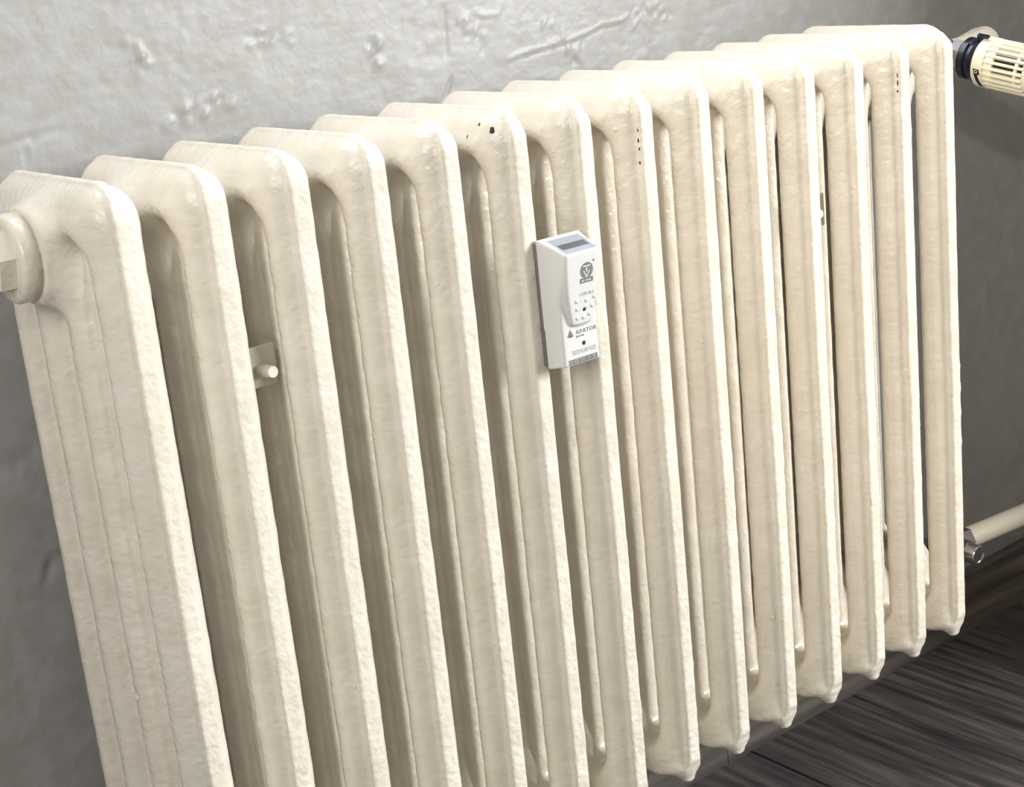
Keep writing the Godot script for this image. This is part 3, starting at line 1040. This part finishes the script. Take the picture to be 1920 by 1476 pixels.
	# peaked maker's mark with an open foot
	part("maker_mark", flat_shape([Vector2(0.3667, -0.1592), Vector2(0.3640, -0.1638), Vector2(0.3643, -0.1650), Vector2(0.3656, -0.1650), Vector2(0.3667, -0.1640), Vector2(0.3678, -0.1650), Vector2(0.3691, -0.1650), Vector2(0.3694, -0.1638)].map(func(v): return v) , 0.0001), M.print_grey, L, Vector3(0, 0, 0.01955))
	var rng := RandomNumberGenerator.new()
	rng.seed = 12
	var x := 0.3632
	while x < 0.3902:
		var w: float = [0.00045, 0.0007, 0.0011][rng.randi_range(0, 2)]
		part("code_bar", flat_shape([Vector2(x, -0.18535), Vector2(minf(x + w, 0.3907), -0.18535), Vector2(minf(x + w, 0.3907), -0.1814), Vector2(x, -0.1814)], 0.0001), M.print_grey, L, Vector3(0, 0, 0.01953))
		x += w + [0.00025, 0.0003, 0.0005][rng.randi_range(0, 2)]

# ------------------------------------------------------------------ thermostat and pipes
func thermostat() -> void:
	var V := Vector3(0.936, -0.0366, -0.0856)
	var B := basis_y(Vector3(0.085, -0.2, 0.976))
	var root := thing("thermostat_valve", V, "cream slotted thermostat head with dark blue ring at the radiator's far top corner", "thermostat")
	# valve body and union towards the radiator
	part("valve_body", lathe([Vector2(0.0001, -0.013), Vector2(0.009, -0.0125), Vector2(0.0128, -0.009), Vector2(0.0136, -0.002), Vector2(0.0136, 0.006), Vector2(0.0118, 0.011), Vector2(0.0118, 0.014), Vector2(0.0001, 0.014)], 32), M.chrome, root, Vector3.ZERO, B)
	part("union_tail", tube([Vector3(-0.0715 + 0.001, -0.0084, 0.0), Vector3(-0.055, -0.0070, 0), Vector3(-0.006, 0, 0)], [0.0105, 0.0105, 0.0105], 24), M.chrome, root)
	part("union_nut", hex_prism(0.0150, 0.0, 0.018), M.chrome, root, Vector3(-0.050, -0.0064, 0), basis_y(Vector3(1, 0.12, 0)))
	part("lock_nut", hex_prism(0.0150, 0.0135, 0.0275), M.chrome, root, Vector3.ZERO, B)
	part("mounting_ring", lathe([Vector2(0.0001, 0.027), Vector2(0.0172, 0.027), Vector2(0.0194, 0.0292), Vector2(0.0194, 0.0345), Vector2(0.0174, 0.0362), Vector2(0.0174, 0.0390), Vector2(0.0200, 0.0408), Vector2(0.0214, 0.0465), Vector2(0.0001, 0.0465)], 48), M.dark_plastic, root, Vector3.ZERO, B)
	var head := part("head", lathe([Vector2(0.0001, 0.0462), Vector2(0.0220, 0.0462), Vector2(0.0233, 0.0478), Vector2(0.0234, 0.0580), Vector2(0.0214, 0.0586), Vector2(0.0213, 0.0665), Vector2(0.0180, 0.0665)], 64), M.cream_plastic, root, Vector3.ZERO, B)
	part("sensor_core", lathe([Vector2(0.0001, 0.060), Vector2(0.0182, 0.060), Vector2(0.0176, 0.1005), Vector2(0.0001, 0.1005)], 48), M.core, head)
	part("cross_ring", lathe([Vector2(0.0176, 0.0885), Vector2(0.0208, 0.0885), Vector2(0.0207, 0.0915), Vector2(0.0174, 0.0915)], 64), M.cream_plastic, head)
	part("end_cap", lathe([Vector2(0.0170, 0.0975), Vector2(0.0216, 0.0975), Vector2(0.0214, 0.1080), Vector2(0.0195, 0.1110), Vector2(0.0001, 0.1118)], 64), M.cream_plastic, head)
	var rib := Poly.new()
	rib.box(Vector3(-0.00135, 0.0575, 0.0178), Vector3(0.00135, 0.0985, 0.0230), 0.0004)
	var rm := poly_mesh(rib)
	for k in 24:
		part("rib", rm, M.cream_plastic, head, Vector3.ZERO, Basis(Vector3.UP, TAU * k / 24.0))
	# dark setting mark with a symbol, and the limiter clip on top
	var mk := Poly.new()
	for k in 8:
		var t0 := deg_to_rad(186 + k * 6.5)
		var t1 := deg_to_rad(186 + (k + 1) * 6.5)
		var lo0 := 0.0495 + 0.0045 * k / 8.0
		var lo1 := 0.0495 + 0.0045 * (k + 1) / 8.0
		var w0 := 0.0062 if k < 2 else 0.0036
		var f := func(t: float, y: float, r: float) -> Vector3: return Vector3(cos(t) * r, y, -sin(t) * r)
		mk.face([f.call(t0, lo0, 0.02353), f.call(t1, lo1, 0.02353), f.call(t1, lo1 + w0, 0.02353), f.call(t0, lo0 + w0, 0.02353)])
	part("setting_mark", poly_mesh(mk), M.black, head)
	var th := deg_to_rad(192)
	var n := Vector3(cos(th), 0, -sin(th))
	var tor := TorusMesh.new()
	tor.inner_radius = 0.0010
	tor.outer_radius = 0.0018
	tor.rings = 20
	tor.ring_segments = 8
	part("setting_symbol", tor, M.white_plastic, head, n * 0.0235 + Vector3(0, 0.0527, 0), basis_y(n) * Basis.from_scale(Vector3(1, 0.3, 1)))
	var th2 := deg_to_rad(112)
	var n2 := Vector3(cos(th2), 0, -sin(th2))
	var cb := Basis(n2.cross(Vector3.UP), Vector3.UP, n2)
	var cl := Poly.new()
	cl.box(Vector3(-0.0022, 0.0425, 0.0200), Vector3(0.0022, 0.0462, 0.0282), 0.0005)
	cl.box(Vector3(-0.0022, 0.0462, 0.0258), Vector3(0.0022, 0.0540, 0.0282), 0.0005)
	part("limiter_clip", poly_mesh(cl), M.dark_plastic, root, Vector3.ZERO, B * cb)
	# painted supply elbow between valve and wall
	var o := Vector3(0.952, -0.0366, -0.0856)
	var sp := thing("supply_pipe", o, "cream painted supply elbow between the thermostat valve and the wall", "pipe")
	var pts := [Vector3(0, 0, 0), Vector3(0.018, 0, 0), Vector3(0.044, 0.0004, 0), Vector3(0.0555, 0.0004, -0.0015), Vector3(0.0625, 0.0004, -0.0075), Vector3(0.0655, -0.001, -0.017), Vector3(0.066, -0.008, -0.04), Vector3(0.066, -0.030, WALL_Z - o.z + 0.003)]
	part("elbow", tube(pts, [0.0092, 0.0100, 0.0132, 0.0142, 0.0142, 0.0138, 0.0108, 0.0108], 32), M.cream_paint, sp)

func hex_prism(r: float, y0: float, y1: float) -> ArrayMesh:
	var prof := [[r * 0.90, y0], [r, y0 + 0.0012], [r, y1 - 0.0012], [r * 0.90, y1]]
	var P := Poly.new()
	var rings := []
	for p in prof:
		var q := []
		for s in 6:
			var t := TAU * (s + 0.5) / 6.0
			q.append(Vector3(cos(t) * p[0], p[1], -sin(t) * p[0]))
		rings.append(q)
	for j in 3:
		for s in 6:
			P.face([rings[j][s], rings[j][(s + 1) % 6], rings[j + 1][(s + 1) % 6], rings[j + 1][s]])
	P.face(rings[3])
	var b: Array = rings[0].duplicate()
	b.reverse()
	P.face(b)
	return poly_mesh(P)

func return_valve() -> void:
	var o := Vector3(0.932, -0.5385, -0.0870)
	var B := basis_y(Vector3(0, -0.05, 1))
	var root := thing("return_valve", o, "dark metal return valve with a round chrome cap at the radiator's lower far corner", "valve")
	part("valve_body", lathe([Vector2(0.0001, -0.0125), Vector2(0.009, -0.012), Vector2(0.0128, -0.008), Vector2(0.0132, 0.004), Vector2(0.0118, 0.010), Vector2(0.0112, 0.024), Vector2(0.0001, 0.024)], 32), M.dull_metal, root, Vector3.ZERO, B)
	var cap := part("cap", lathe([Vector2(0.0001, 0.0235), Vector2(0.0098, 0.0235), Vector2(0.0102, 0.0245), Vector2(0.0102, 0.0360), Vector2(0.0094, 0.0372), Vector2(0.0084, 0.0372), Vector2(0.0082, 0.0362), Vector2(0.0001, 0.0362)], 40), M.chrome, root, Vector3.ZERO, B)
	cap.set_meta("label", "round chrome cap")
	part("union_tail", tube([Vector3(-0.0675, 0.0065, 0.001), Vector3(-0.050, 0.0045, 0.001), Vector3(-0.006, 0, 0)], [0.0105, 0.0105, 0.0105], 24), M.dull_metal, root)
	part("union_nut", hex_prism(0.0165, 0.0, 0.017), M.dull_metal, root, Vector3(-0.046, 0.0040, 0.001), basis_y(Vector3(1, -0.1, 0)))
	part("compression_nut", hex_prism(0.0138, 0.010, 0.0285), M.dull_metal, root, Vector3.ZERO, basis_y(Vector3(1, -0.05, 0)))
	var po := Vector3(0.9605, -0.5410, -0.0875)
	var rp := thing("return_pipe", po, "cream painted return pipe running right along the wall from the lower valve", "pipe")
	part("pipe_run", tube([Vector3(0, 0, 0), Vector3(0.001, 0, 0), Vector3(0.3375, -0.0168, 0)], [0.0104, 0.0112, 0.0112], 32), M.cream_paint, rp)
